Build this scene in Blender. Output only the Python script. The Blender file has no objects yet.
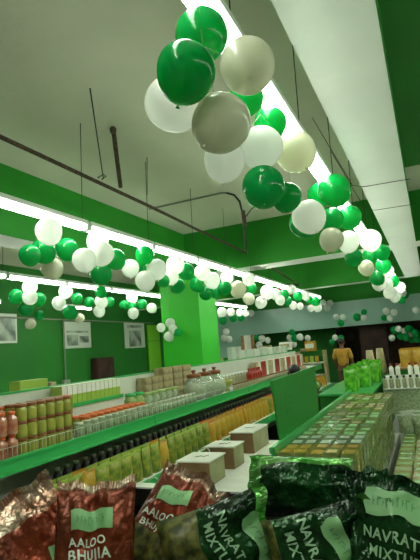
import bpy, bmesh, math, random
from mathutils import Vector, Matrix, noise

# ------------------------------------------------------------------ camera, world, exposure
SC = bpy.context.scene
COL = SC.collection
EYE = 1.62
cam_data = bpy.data.cameras.new('camera')
cam = bpy.data.objects.new('camera', cam_data)
COL.objects.link(cam)
cam_data.sensor_fit = 'VERTICAL'
cam_data.sensor_height = 36.0
cam_data.lens = 480.0 / 560.0 * 36.0
cam_data.clip_start = 0.02
fw = Vector((-0.40314689, 0.90414562, 0.14139762))
rt = Vector((0.90576189, 0.41628371, -0.07939316))
up = Vector((0.1306445, -0.09606547, 0.98676413))
cam.matrix_world = Matrix(((rt.x, up.x, -fw.x, 0), (rt.y, up.y, -fw.y, 0), (rt.z, up.z, -fw.z, EYE), (0, 0, 0, 1)))
SC.camera = cam
W = bpy.data.worlds.new('world')
SC.world = W
W.use_nodes = True
W.node_tree.nodes['Background'].inputs[0].default_value = (0.62, 0.8, 0.66, 1)
W.node_tree.nodes['Background'].inputs[1].default_value = 0.3
SC.view_settings.view_transform = 'Standard'
SC.view_settings.look = 'None'
SC.view_settings.gamma = 1.0
SC.view_settings.use_curve_mapping = False
SC.view_settings.exposure = 0.62
TUBE_STRENGTH = 17.0
random.seed(7)

# ------------------------------------------------------------------ materials
def mat(name, col, rough=0.5, metal=0.0, noise_scale=0, noise_amt=0.0, bump=0.0, bump_scale=40, coat=0.0, trans=0.0,
        emit=None, estr=0.0, alpha=1.0, col2=None, spec=0.5, transl=0.0, ior=1.45):
    m = bpy.data.materials.new(name)
    m.use_nodes = True
    nt = m.node_tree
    p = nt.nodes['Principled BSDF']
    p.inputs['Base Color'].default_value = (*col, 1)
    p.inputs['Roughness'].default_value = rough
    p.inputs['Metallic'].default_value = metal
    p.inputs['Coat Weight'].default_value = coat
    p.inputs['Coat Roughness'].default_value = 0.08
    p.inputs['Transmission Weight'].default_value = trans
    p.inputs['Specular IOR Level'].default_value = spec
    p.inputs['IOR'].default_value = ior
    if emit:
        p.inputs['Emission Color'].default_value = (*emit, 1)
        p.inputs['Emission Strength'].default_value = estr
    tc = None
    if noise_scale or bump:
        tc = nt.nodes.new('ShaderNodeTexCoord')
    if noise_scale:
        n = nt.nodes.new('ShaderNodeTexNoise')
        n.inputs['Scale'].default_value = noise_scale
        n.inputs['Detail'].default_value = 4
        nt.links.new(tc.outputs['Object'], n.inputs['Vector'])
        mx = nt.nodes.new('ShaderNodeMix')
        mx.data_type = 'RGBA'
        c2 = col2 if col2 else tuple(c * (1 - noise_amt) for c in col)
        mx.inputs['A'].default_value = (*col, 1)
        mx.inputs['B'].default_value = (*c2, 1)
        r = nt.nodes.new('ShaderNodeMapRange')
        r.inputs['From Min'].default_value = 0.38
        r.inputs['From Max'].default_value = 0.62
        nt.links.new(n.outputs['Fac'], r.inputs['Value'])
        nt.links.new(r.outputs['Result'], mx.inputs['Factor'])
        nt.links.new(mx.outputs['Result'], p.inputs['Base Color'])
    if bump:
        n2 = nt.nodes.new('ShaderNodeTexNoise')
        n2.inputs['Scale'].default_value = bump_scale
        n2.inputs['Detail'].default_value = 3
        nt.links.new(tc.outputs['Object'], n2.inputs['Vector'])
        b = nt.nodes.new('ShaderNodeBump')
        b.inputs['Strength'].default_value = bump
        b.inputs['Distance'].default_value = 0.02
        nt.links.new(n2.outputs['Fac'], b.inputs['Height'])
        nt.links.new(b.outputs['Normal'], p.inputs['Normal'])
    if transl:
        out = nt.nodes['Material Output']
        t = nt.nodes.new('ShaderNodeBsdfTranslucent')
        t.inputs[0].default_value = (*col, 1)
        ms = nt.nodes.new('ShaderNodeMixShader')
        ms.inputs[0].default_value = transl
        nt.links.new(p.outputs[0], ms.inputs[1])
        nt.links.new(t.outputs[0], ms.inputs[2])
        nt.links.new(ms.outputs[0], out.inputs[0])
    return m

M = {}
M['ceiling'] = mat('plaster_white', (0.62, 0.62, 0.5), 0.85, noise_scale=1.2, noise_amt=0.06, bump=0.15, bump_scale=12)
M['soffit'] = mat('soffit_white', (0.62, 0.66, 0.60), 0.7, noise_scale=2, noise_amt=0.05, bump=0.1, bump_scale=9)
M['green'] = mat('green_paint', (0.016, 0.26, 0.014), 0.6, noise_scale=0.8, noise_amt=0.12)
M['green_wall'] = mat('green_wall_paint', (0.012, 0.17, 0.013), 0.6, noise_scale=0.8, noise_amt=0.15)
M['green_column'] = mat('green_column_paint', (0.025, 0.43, 0.015), 0.55, noise_scale=0.8, noise_amt=0.08)
M['green_lime'] = mat('lime_panel_paint', (0.18, 0.52, 0.02), 0.5)
M['green_shelf'] = mat('green_shelf_paint', (0.04, 0.42, 0.10), 0.3, coat=0.4)
M['green_sign'] = mat('green_sign_board', (0.010, 0.22, 0.022), 0.45)
M['floor'] = mat('floor_tile', (0.62, 0.62, 0.55), 0.2, noise_scale=2, noise_amt=0.06)
M['fascia'] = mat('blue_grey_panel', (0.34, 0.55, 0.46), 0.25, noise_scale=0.6, noise_amt=0.12)
M['dark'] = mat('dark_interior', (0.012, 0.008, 0.008), 0.7)
M['dark_brown'] = mat('dark_brown', (0.06, 0.02, 0.015), 0.6, noise_scale=3, noise_amt=0.6)
M['white_metal'] = mat('white_enamel', (0.72, 0.75, 0.70), 0.35)
M['white_board'] = mat('white_board', (0.66, 0.68, 0.58), 0.5, noise_scale=5, noise_amt=0.06)
M['rust'] = mat('rusty_pipe', (0.05, 0.03, 0.02), 0.7, noise_scale=25, noise_amt=0.5, col2=(0.12, 0.07, 0.05))
M['wire'] = mat('dark_wire', (0.03, 0.03, 0.025), 0.6)
M['conduit'] = mat('grey_conduit', (0.25, 0.27, 0.22), 0.6)
M['steel'] = mat('steel_wire', (0.55, 0.55, 0.45), 0.3, metal=0.9)
M['tube'] = mat('lamp_tube', (1, 1, 1), 0.4, emit=(0.93, 1.0, 0.86), estr=TUBE_STRENGTH)
M['bal_G'] = mat('balloon_green', (0.006, 0.42, 0.095), 0.16, transl=0.55, spec=0.6)
M['bal_W'] = mat('balloon_white', (0.88, 0.9, 0.86), 0.16, transl=0.6, spec=0.6)
M['bal_P'] = mat('balloon_pearl', (0.70, 0.71, 0.56), 0.2, transl=0.4, spec=0.7)
M['wood'] = mat('light_wood', (0.45, 0.25, 0.10), 0.5, noise_scale=8, noise_amt=0.3)
M['carton_brown'] = mat('carton_brown', (0.30, 0.17, 0.08), 0.75, noise_scale=8, noise_amt=0.2)
M['carton_side'] = mat('carton_side', (0.42, 0.40, 0.22), 0.75, noise_scale=8, noise_amt=0.2)
M['paper'] = mat('white_paper', (0.82, 0.82, 0.74), 0.5, noise_scale=10, noise_amt=0.08)
M['red'] = mat('red_plastic', (0.42, 0.035, 0.02), 0.35, noise_scale=30, noise_amt=0.3)
M['orange_lid'] = mat('orange_lid', (0.62, 0.12, 0.02), 0.4)
M['brown_lid'] = mat('brown_lid', (0.22, 0.07, 0.015), 0.4)
M['yg'] = mat('pickle_jar', (0.36, 0.34, 0.06), 0.15, noise_scale=35, noise_amt=0.5, col2=(0.30, 0.34, 0.05), coat=0.6)
M['pink'] = mat('pink_sauce_bottle', (0.40, 0.11, 0.06), 0.15, noise_scale=30, noise_amt=0.4, col2=(0.50, 0.24, 0.14), coat=0.6)
M['glass'] = mat('jar_glass', (0.85, 0.95, 0.82), 0.06, trans=0.75, ior=1.2, coat=0.5)
M['glass_fill'] = mat('jar_filling', (0.30, 0.28, 0.14), 0.5, noise_scale=40, noise_amt=0.6, col2=(0.42, 0.44, 0.28))
M['green_fill'] = mat('green_jar_body', (0.16, 0.34, 0.06), 0.15, noise_scale=20, noise_amt=0.5, col2=(0.34, 0.42, 0.14), coat=0.6)
M['clear_block'] = mat('clear_block', (0.38, 0.46, 0.30), 0.15, noise_scale=30, noise_amt=0.5, col2=(0.22, 0.28, 0.14), coat=0.6)
M['beige'] = mat('beige_box', (0.46, 0.38, 0.20), 0.5, noise_scale=20, noise_amt=0.4)
M['yellow'] = mat('yellow_pack', (0.50, 0.34, 0.04), 0.3, noise_scale=16, noise_amt=0.4, col2=(0.45, 0.22, 0.01), coat=0.4)
M['yellow_green'] = mat('yellow_green_pack', (0.34, 0.32, 0.03), 0.35, noise_scale=22, noise_amt=0.5, col2=(0.10, 0.18, 0.02), coat=0.4)
M['orange_pack'] = mat('orange_pack', (0.55, 0.18, 0.02), 0.3, noise_scale=16, noise_amt=0.5, col2=(0.50, 0.36, 0.03), coat=0.4)
M['lime_box'] = mat('lime_box', (0.30, 0.45, 0.06), 0.4)
M['black'] = mat('black_plastic', (0.015, 0.015, 0.012), 0.35)
M['blue'] = mat('blue_pack', (0.02, 0.10, 0.35), 0.4)
M['poster'] = mat('poster_paper', (0.55, 0.62, 0.52), 0.3)
M['poster_dark'] = mat('poster_print', (0.10, 0.13, 0.10), 0.4, noise_scale=2.5, noise_amt=0.5, col2=(0.40, 0.46, 0.38))
M['skin'] = mat('skin', (0.16, 0.07, 0.035), 0.5)
M['hair'] = mat('black_hair', (0.008, 0.006, 0.005), 0.4)
M['shirt'] = mat('yellow_shirt', (0.50, 0.26, 0.03), 0.8, noise_scale=8, noise_amt=0.2)
M['shirt_red'] = mat('dark_red_shirt', (0.22, 0.03, 0.03), 0.8)
M['trousers'] = mat('brown_trousers', (0.09, 0.06, 0.035), 0.8)
M['chip'] = mat('bright_green_pack', (0.20, 0.62, 0.04), 0.25, noise_scale=14, noise_amt=0.5, col2=(0.05, 0.32, 0.02), coat=0.5)
M['foil_red'] = mat('red_foil', (0.27, 0.042, 0.014), 0.3, metal=0.45, noise_scale=11, noise_amt=0.4, col2=(0.14, 0.03, 0.012), bump=0.8, bump_scale=24)
M['foil_gold'] = mat('silver_gold_foil', (0.62, 0.52, 0.40), 0.25, metal=0.6, noise_scale=14, noise_amt=0.5, col2=(0.32, 0.14, 0.08), bump=0.8, bump_scale=24)
M['foil_green'] = mat('dark_green_foil', (0.008, 0.06, 0.012), 0.2, metal=0.35, noise_scale=9, noise_amt=0.5, col2=(0.004, 0.018, 0.006), bump=0.8, bump_scale=24)
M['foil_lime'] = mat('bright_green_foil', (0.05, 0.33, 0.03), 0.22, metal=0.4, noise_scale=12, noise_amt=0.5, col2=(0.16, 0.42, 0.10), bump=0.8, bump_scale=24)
M['snack_print'] = mat('snack_print', (0.16, 0.15, 0.03), 0.4, noise_scale=60, noise_amt=0.6, col2=(0.03, 0.04, 0.01))
M['label_green'] = mat('pale_green_label', (0.22, 0.46, 0.20), 0.4)
M['label_mark'] = mat('label_marks', (0.10, 0.30, 0.11), 0.5)
M['letter'] = mat('pale_lettering', (0.68, 0.74, 0.62), 0.4)
M['letter_green'] = mat('pale_green_lettering', (0.34, 0.56, 0.34), 0.4)
for i, (c, c2) in enumerate([((0.52, 0.34, 0.03), (0.30, 0.16, 0.02)), ((0.10, 0.20, 0.17), (0.25, 0.32, 0.26)), ((0.24, 0.34, 0.06), (0.36, 0.40, 0.14)),
                             ((0.14, 0.30, 0.07), (0.30, 0.38, 0.14)), ((0.30, 0.20, 0.06), (0.22, 0.26, 0.08)), ((0.10, 0.26, 0.08), (0.2, 0.3, 0.1))]):
    M['tea%d' % i] = mat('tea_carton_%s' % ['gold', 'blue_grey', 'olive', 'green', 'brown', 'deep_green'][i], c, 0.22, noise_scale=22, noise_amt=0.5, col2=c2, coat=0.8)
M['tea_side'] = mat('tea_carton_side', (0.17, 0.27, 0.06), 0.4, noise_scale=30, noise_amt=0.5, col2=(0.30, 0.30, 0.12))
M['tray'] = mat('mint_tray_plastic', (0.10, 0.50, 0.14), 0.4)

# ------------------------------------------------------------------ mesh builders
class MB:
    def __init__(s):
        s.v = []; s.f = []; s.mi = []; s.sm = []
    def add(s, vs, fs, mi=0, smooth=False):
        b = len(s.v)
        s.v += [tuple(v) for v in vs]
        for f in fs:
            s.f.append(tuple(b + i for i in f)); s.mi.append(mi); s.sm.append(smooth)
        return s
    def box(s, x0, x1, y0, y1, z0, z1, mi=0, b=0.0):
        if b <= 0:
            vs = [(x, y, z) for z in (z0, z1) for y in (y0, y1) for x in (x0, x1)]
            return s.add(vs, [(0, 2, 3, 1), (4, 5, 7, 6), (0, 1, 5, 4), (2, 6, 7, 3), (0, 4, 6, 2), (1, 3, 7, 5)], mi)
        bm = bmesh.new()
        bmesh.ops.create_cube(bm, size=1)
        for v in bm.verts:
            v.co = Vector(((x0 + x1) / 2 + v.co.x * (x1 - x0), (y0 + y1) / 2 + v.co.y * (y1 - y0), (z0 + z1) / 2 + v.co.z * (z1 - z0)))
        bmesh.ops.bevel(bm, geom=bm.edges[:], offset=b, segments=2, affect='EDGES')
        bm.verts.index_update()
        s.add([v.co[:] for v in bm.verts], [[v.index for v in f.verts] for f in bm.faces], mi)
        bm.free()
        return s
    def lathe(s, prof, n=14, mi=0, c=(0, 0, 0), smooth=True):
        vs = []; fs = []
        for r, z in prof:
            for k in range(n):
                a = 2 * math.pi * k / n
                vs.append((c[0] + r * math.cos(a), c[1] + r * math.sin(a), c[2] + z))
        for i in range(len(prof) - 1):
            for k in range(n):
                k2 = (k + 1) % n
                fs.append((i * n + k, i * n + k2, (i + 1) * n + k2, (i + 1) * n + k))
        fs.append(tuple(reversed(range(n))))
        fs.append(tuple((len(prof) - 1) * n + k for k in range(n)))
        return s.add(vs, fs, mi, smooth)
    def tube(s, pts, r, n=8, mi=0):
        pts = [Vector(p) for p in pts]
        vs = []; fs = []
        for i, p in enumerate(pts):
            d = (pts[min(i + 1, len(pts) - 1)] - pts[max(i - 1, 0)]).normalized()
            a = d.orthogonal().normalized() if i == 0 else (pa - d * pa.dot(d)).normalized()
            pa = a
            b = d.cross(a)
            for k in range(n):
                t = 2 * math.pi * k / n
                vs.append(p + (a * math.cos(t) + b * math.sin(t)) * r)
        for i in range(len(pts) - 1):
            for k in range(n):
                k2 = (k + 1) % n
                fs.append((i * n + k, i * n + k2, (i + 1) * n + k2, (i + 1) * n + k))
        fs.append(tuple(reversed(range(n)))); fs.append(tuple((len(pts) - 1) * n + k for k in range(n)))
        return s.add(vs, fs, mi, True)
    def build(s, name, mats, parent=None, loc=None, rot=None):
        me = bpy.data.meshes.new(name)
        me.from_pydata(s.v, [], s.f)
        for m in (mats if isinstance(mats, (list, tuple)) else [mats]):
            me.materials.append(M[m] if isinstance(m, str) else m)
        me.polygons.foreach_set('material_index', s.mi)
        me.polygons.foreach_set('use_smooth', s.sm)
        me.update()
        o = bpy.data.objects.new(name, me)
        COL.objects.link(o)
        if parent: o.parent = parent
        if loc: o.location = loc
        if rot: o.rotation_euler = rot
        return o

def tag(o, label=None, cat=None, group=None, kind=None):
    if label: o['label'] = label
    if cat: o['category'] = cat
    if group: o['group'] = group
    if kind: o['kind'] = kind
    return o
def empty(name, loc=(0, 0, 0), rz=0.0):
    o = bpy.data.objects.new(name, None)
    o.empty_display_size = 0.05
    COL.objects.link(o)
    o.location = loc
    o.rotation_euler = (0, 0, rz)
    return o
KIDS = {}
def kids(o):
    if o.name not in KIDS:
        KIDS[o.name] = [c for c in COL.objects if c.parent == o]
    return KIDS[o.name]
def clone(o, loc=None, rz=None, label=None, group=None, scale=None, parent=None, material=None):
    c = o.copy()
    COL.objects.link(c)
    if parent: c.parent = parent
    for k in kids(o):
        clone(k, parent=c)
    if loc: c.location = loc
    if rz is not None: c.rotation_euler.z = rz
    if label: c['label'] = label
    if group: c['group'] = group
    if scale: c.scale = scale
    return c
class Kind:
    """First use places the prototype itself, later uses place copies of it."""
    def __init__(s, proto): s.p = proto; s.used = False
    def put(s, loc, rz=0.0, label=None, group=None, scale=None):
        if not s.used:
            kids(s.p)
            s.used = True
            s.first = (loc, rz, label, group, scale)
            o = s.p
            o.location = loc
            o.rotation_euler.z = rz
            if scale: o.scale = scale
            if label: o['label'] = label
            if group: o['group'] = group
            return o
        o = clone(s.p, loc, rz, label, group, scale or (1, 1, 1))
        return o
def struct(name, mb, m): return tag(mb.build(name, m), kind='structure')

# ------------------------------------------------------------------ the hall
CEIL = 4.12
XL, XR, YB, YF = -9.5, 4.2, -2.5, 20.5
struct('floor', MB().box(XL - 0.2, XR + 0.2, YB - 0.2, YF + 0.2, -0.1, 0), 'floor')
struct('ceiling', MB().box(XL - 0.2, XR + 0.2, YB - 0.2, YF + 0.2, CEIL, CEIL + 0.1), 'ceiling')
struct('wall_left', MB().box(XL - 0.2, XL, YB - 0.2, YF + 0.2, 0, CEIL), 'green_wall')
struct('wall_right', MB().box(XR, XR + 0.2, YB - 0.2, YF + 0.2, 0, CEIL), 'green_wall')
struct('wall_back', MB().box(XL, XR, YB - 0.2, YB, 0, CEIL), 'ceiling')
struct('wall_far', MB().box(XL, XR, YF, YF + 0.2, 0, CEIL), 'dark_brown')
# downstand beams: green sides, white undersides
def beam(name, x0, x1, y0, y1, z0, z1=CEIL, under='soffit', side='green'):
    mb = MB().box(x0, x1, y0, y1, z0, z1, 1)
    mb.mi[0] = 0
    return struct(name, mb, [under, side])
beam('trim_1', -0.474, -0.035, YB, 14.5, 3.2)
beam('trim_2', -4.85, XR, 9.1, 9.7, 3.204)
beam('trim_3', -5.08, -4.6, YB, 9.1, 3.2)
beam('trim_4', -9.5, XR, 14.5, 14.9, 3.2, side='green')
beam('trim_5', -0.035, XR, YB, 7.2, 3.95, under='green_wall')
struct('trim_6', MB().box(-5.33, -4.40, 9.18, 10.1, 0, 3.2), 'green_column')      # the square column
struct('trim_7', MB().box(-9.5, XR, 14.9, 15.0, 3.2, CEIL), 'green')
# wall of the back room: blue-grey fascia over a dark opening, and the pier at its left end
struct('wall_fascia', MB().box(-9.5, XR, 17.0, 17.15, 2.0, 2.87), 'fascia')
struct('wall_above_fascia', MB().box(-9.5, XR, 17.15, 17.3, 2.0, CEIL), 'green')
struct('trim_8', MB().box(-9.5, -6.5, 17.0, 17.3, 0, 2.0), 'fascia')
struct('wall_inner', MB().box(-6.5, -3.3, 18.6, 18.7, 0, 2.0), 'green_wall')

# ------------------------------------------------------------------ lamps
def make_lamp():
    t = empty('tube_light')
    tag(t, 'lamp', 'lamp')
    MB().box(-0.062, 0.062, -0.63, 0.63, 0.028, 0.075, b=0.006).build('housing', 'white_metal', t)
    for s in (-1, 1):
        MB().tube([(s * 0.03, -0.605, 0), (s * 0.03, 0.605, 0)], 0.02, 10).build('lamp_tube', 'tube', t)
    for s in (-1, 1):
        MB().box(-0.055, 0.055, s * 0.618 - 0.012, s * 0.618 + 0.012, -0.024, 0.032, b=0.004).build('end_cap', 'white_metal', t)
    MB().tube([(0, 0.60, 0.07), (0.03, 0.60, CEIL - 2.97)], 0.004, 5).build('hanger_wire', 'wire', t)
    return t
lamp = Kind(make_lamp())
ORD = ['first', 'second', 'third', 'fourth', 'fifth', 'sixth', 'seventh', 'eighth', 'ninth', 'tenth', 'eleventh', 'twelfth', 'thirteenth', 'fourteenth', 'fifteenth']
def lamp_row(x, y0, n, z, row):
    for i in range(n):
        lamp.put((x, y0 + 1.3 * i, z), 0, 'white tube light, %s from near end of %s' % (ORD[i], row), 'tube lights in long rows')
lamp_row(-0.66, 0.05, 12, 2.97, 'the right row above big balloons')
lamp_row(1.92, 0.05, 8, 2.97, 'the row right of the white beam')
lamp_row(-3.15, 3.32, 10, 2.97, 'the middle row above the jar shelf')
lamp_row(-5.7, 4.6, 9, 2.93, 'the left row near the posters')
for y_, lb in ((6.75, 'white tube light close to the green wall, at the left edge of the photo'), (9.75, 'white tube light close to the green wall, behind the second bunch of balloons')):
    lamp.put((-8.2, y_, 2.93), 0, lb, 'tube lights in long rows')

# rusty pipe on drop rods above the middle row of lamps
pr = tag(empty('ceiling_pipe', (-3.2, 1.5, 3.62)), 'long dark rusty pipe hung under the ceiling above the middle lamps', 'pipe')
MB().tube([(0, 0, 0), (0, 3.9, -0.05), (0, 5.4, -0.09), (0, 8.1, -0.14), (0, 11.9, -0.44)], 0.022).build('pipe', 'rust', pr)
MB().tube([(0.316, 2.68, 0.5), (0.02, 3.2, 0.02)], 0.026).build('drop_rod', 'rust', pr)
MB().lathe([(0.03, 0), (0.036, 0.02), (0.036, 0.05), (0.02, 0.07)], 10, c=(0.316, 2.68, 0.43)).build('rod_socket', 'rust', pr)
MB().tube([(0.604, 1.925, 0.5), (0.03, 2.85, 0.02)], 0.007, 5).build('hanger_wire', 'wire', pr)
MB().tube([(0.0, 2.80 + 0.0, 0.02), (-0.05, 2.85, 0.05), (0.0, 2.9, 0.09), (0.05, 2.87, 0.05), (0.02, 2.83, 0.0)], 0.006, 5).build('wire_loop', 'wire', pr)
for (x, y, zt, zb, lb) in ((-3.02, 5.1, CEIL, 3.62, 'thin grey wire dropping from the ceiling right of the rusty rod'),):
    tag(MB().tube([(x, y, zt), (x - 0.03, y, zb)], 0.006, 5).build('hanging_wire', 'conduit'), lb, 'wire')
cd = tag(empty('ceiling_conduit', (-2.66, 6.9, 4.07)), 'thin conduit crossing the ceiling and bending down into a dark rod', 'conduit')
MB().tube([(-1.45, 0, 0), (-0.1, 0, 0), (0.0, 0, -0.02)], 0.016, 6).build('conduit', 'conduit', cd)
MB().tube([(-0.0, 0, -0.02), (0.12, 0.0, -0.08), (0.2, 0, -0.2), (0.23, 0, -0.4), (0.24, 0, -1.0)], 0.018, 6).build('drop_pipe', 'wire', cd)
MB().tube([(0.24, 0, -0.36), (0.25, 0, -0.6)], 0.035, 8).build('rod_sleeve', 'rust', cd)
MB().tube([(0.24, 0, -0.5), (0.36, 0.05, -0.35), (0.5, 0.1, -0.25)], 0.01, 6).build('side_wire', 'wire', cd)
for i, (x0, y0, x1, y1) in enumerate([(-0.50, 0.6, -0.50, 7.5), (-0.56, 1.2, -0.52, 8.6)]):
    tag(MB().tube([(x0, y0, 3.55 + i * 0.2), (x1, (y0 + y1) / 2, 3.5 + i * 0.2), (x1, y1, 3.55 + i * 0.2)], 0.006, 5).build('ceiling_cable', 'wire'),
        ['dark cable running beside the white beam, the lower of two', 'dark cable running beside the white beam, the upper of two'][i], 'cable')
for i, (y, z) in enumerate([(5.2, 3.19), (6.3, 3.19)]):
    tag(MB().tube([(-0.9, y, CEIL - 0.02), (-0.56, y, z + 0.04), (-0.44, y, z), (0.01, y + 0.05, z)], 0.004, 5).build('beam_wire', 'wire'),
        ['thin wire across the underside of the white beam, nearer one', 'thin wire across the underside of the white beam, farther one'][i], 'wire')
wp = tag(empty('wall_pipe', (XL + 0.05, 6, 2.78)), 'thin grey pipe along the green wall above the posters', 'pipe')
MB().tube([(0, 0, 0.02), (0, 9.6, -0.04)], 0.02, 6).build('pipe', 'conduit', wp)
MB().tube([(0, 4.75, 0), (0, 4.75, -1.75)], 0.02, 6).build('down_pipe', 'conduit', wp)
MB().box(-0.05, 0.06, 4.62, 4.88, -1.85, -1.7, b=0.01).build('junction_box', 'conduit', wp)
fl = tag(empty('hanging_red_bell', (-3.62, 13.4, 3.08)), 'red alarm bell hanging at the far end of the rusty pipe', 'alarm bell')
MB().lathe([(0.02, 0.18), (0.18, 0.16), (0.27, 0.06), (0.29, -0.08), (0.27, -0.1)], 16).build('bell', 'red', fl)
MB().tube([(0, 0, 0.17), (0, 0, 0.22), (0.42, 0, 0.10)], 0.02, 8).build('bell_stem', 'wire', fl)

# ------------------------------------------------------------------ wall decor
def poster(y0, y1, z0, z1, lb, marks):
    t = tag(empty('poster', (XL + 0.01, (y0 + y1) / 2, (z0 + z1) / 2)), lb, 'poster')
    w, h = (y1 - y0) / 2, (z1 - z0) / 2
    MB().box(0, 0.03, -w, w, -h, h, b=0.004).build('poster_board', 'poster', t)
    mb = MB()
    for (a, b, c, d) in marks:
        mb.box(0.03, 0.034, -w + a * 2 * w, -w + b * 2 * w, -h + c * 2 * h, -h + d * 2 * h)
    mb.build('poster_picture', 'poster_dark', t)
poster(8.3, 9.05, 2.15, 2.88, 'framed poster on the green wall at the left edge', [(0.06, 0.93, 0.08, 0.9)])
poster(10.75, 11.95, 1.95, 2.72, 'pale poster behind the balloons between the other two wall posters', [(0.08, 0.9, 0.58, 0.66), (0.1, 0.5, 0.1, 0.5), (0.55, 0.9, 0.2, 0.45)])
poster(13.75, 15.0, 1.86, 2.74, 'pale poster with a column of pictures beside the lime panel', [(0.12, 0.88, 0.8, 0.9), (0.2, 0.8, 0.06, 0.68)])
lp = tag(empty('wall_board', (XL + 0.02, 15.6, 1.8)), 'tall lime green panel on the wall left of the column', 'panel')
MB().box(0, 0.05, -0.42, 0.42, -0.8, 0.87, b=0.01).build('panel_board', 'green_lime', lp)
MB().box(0.05, 0.055, -0.42, 0.42, 0.27, 0.285).build('panel_seam', 'green_wall', lp)
tag(MB().box(XL, XL + 0.25, 11.9, 12.8, 0.9, 1.62, b=0.03).build('wall_cupboard', 'dark_brown'), 'small dark brown cupboard against the green wall below the posters', 'cupboard')

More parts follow.
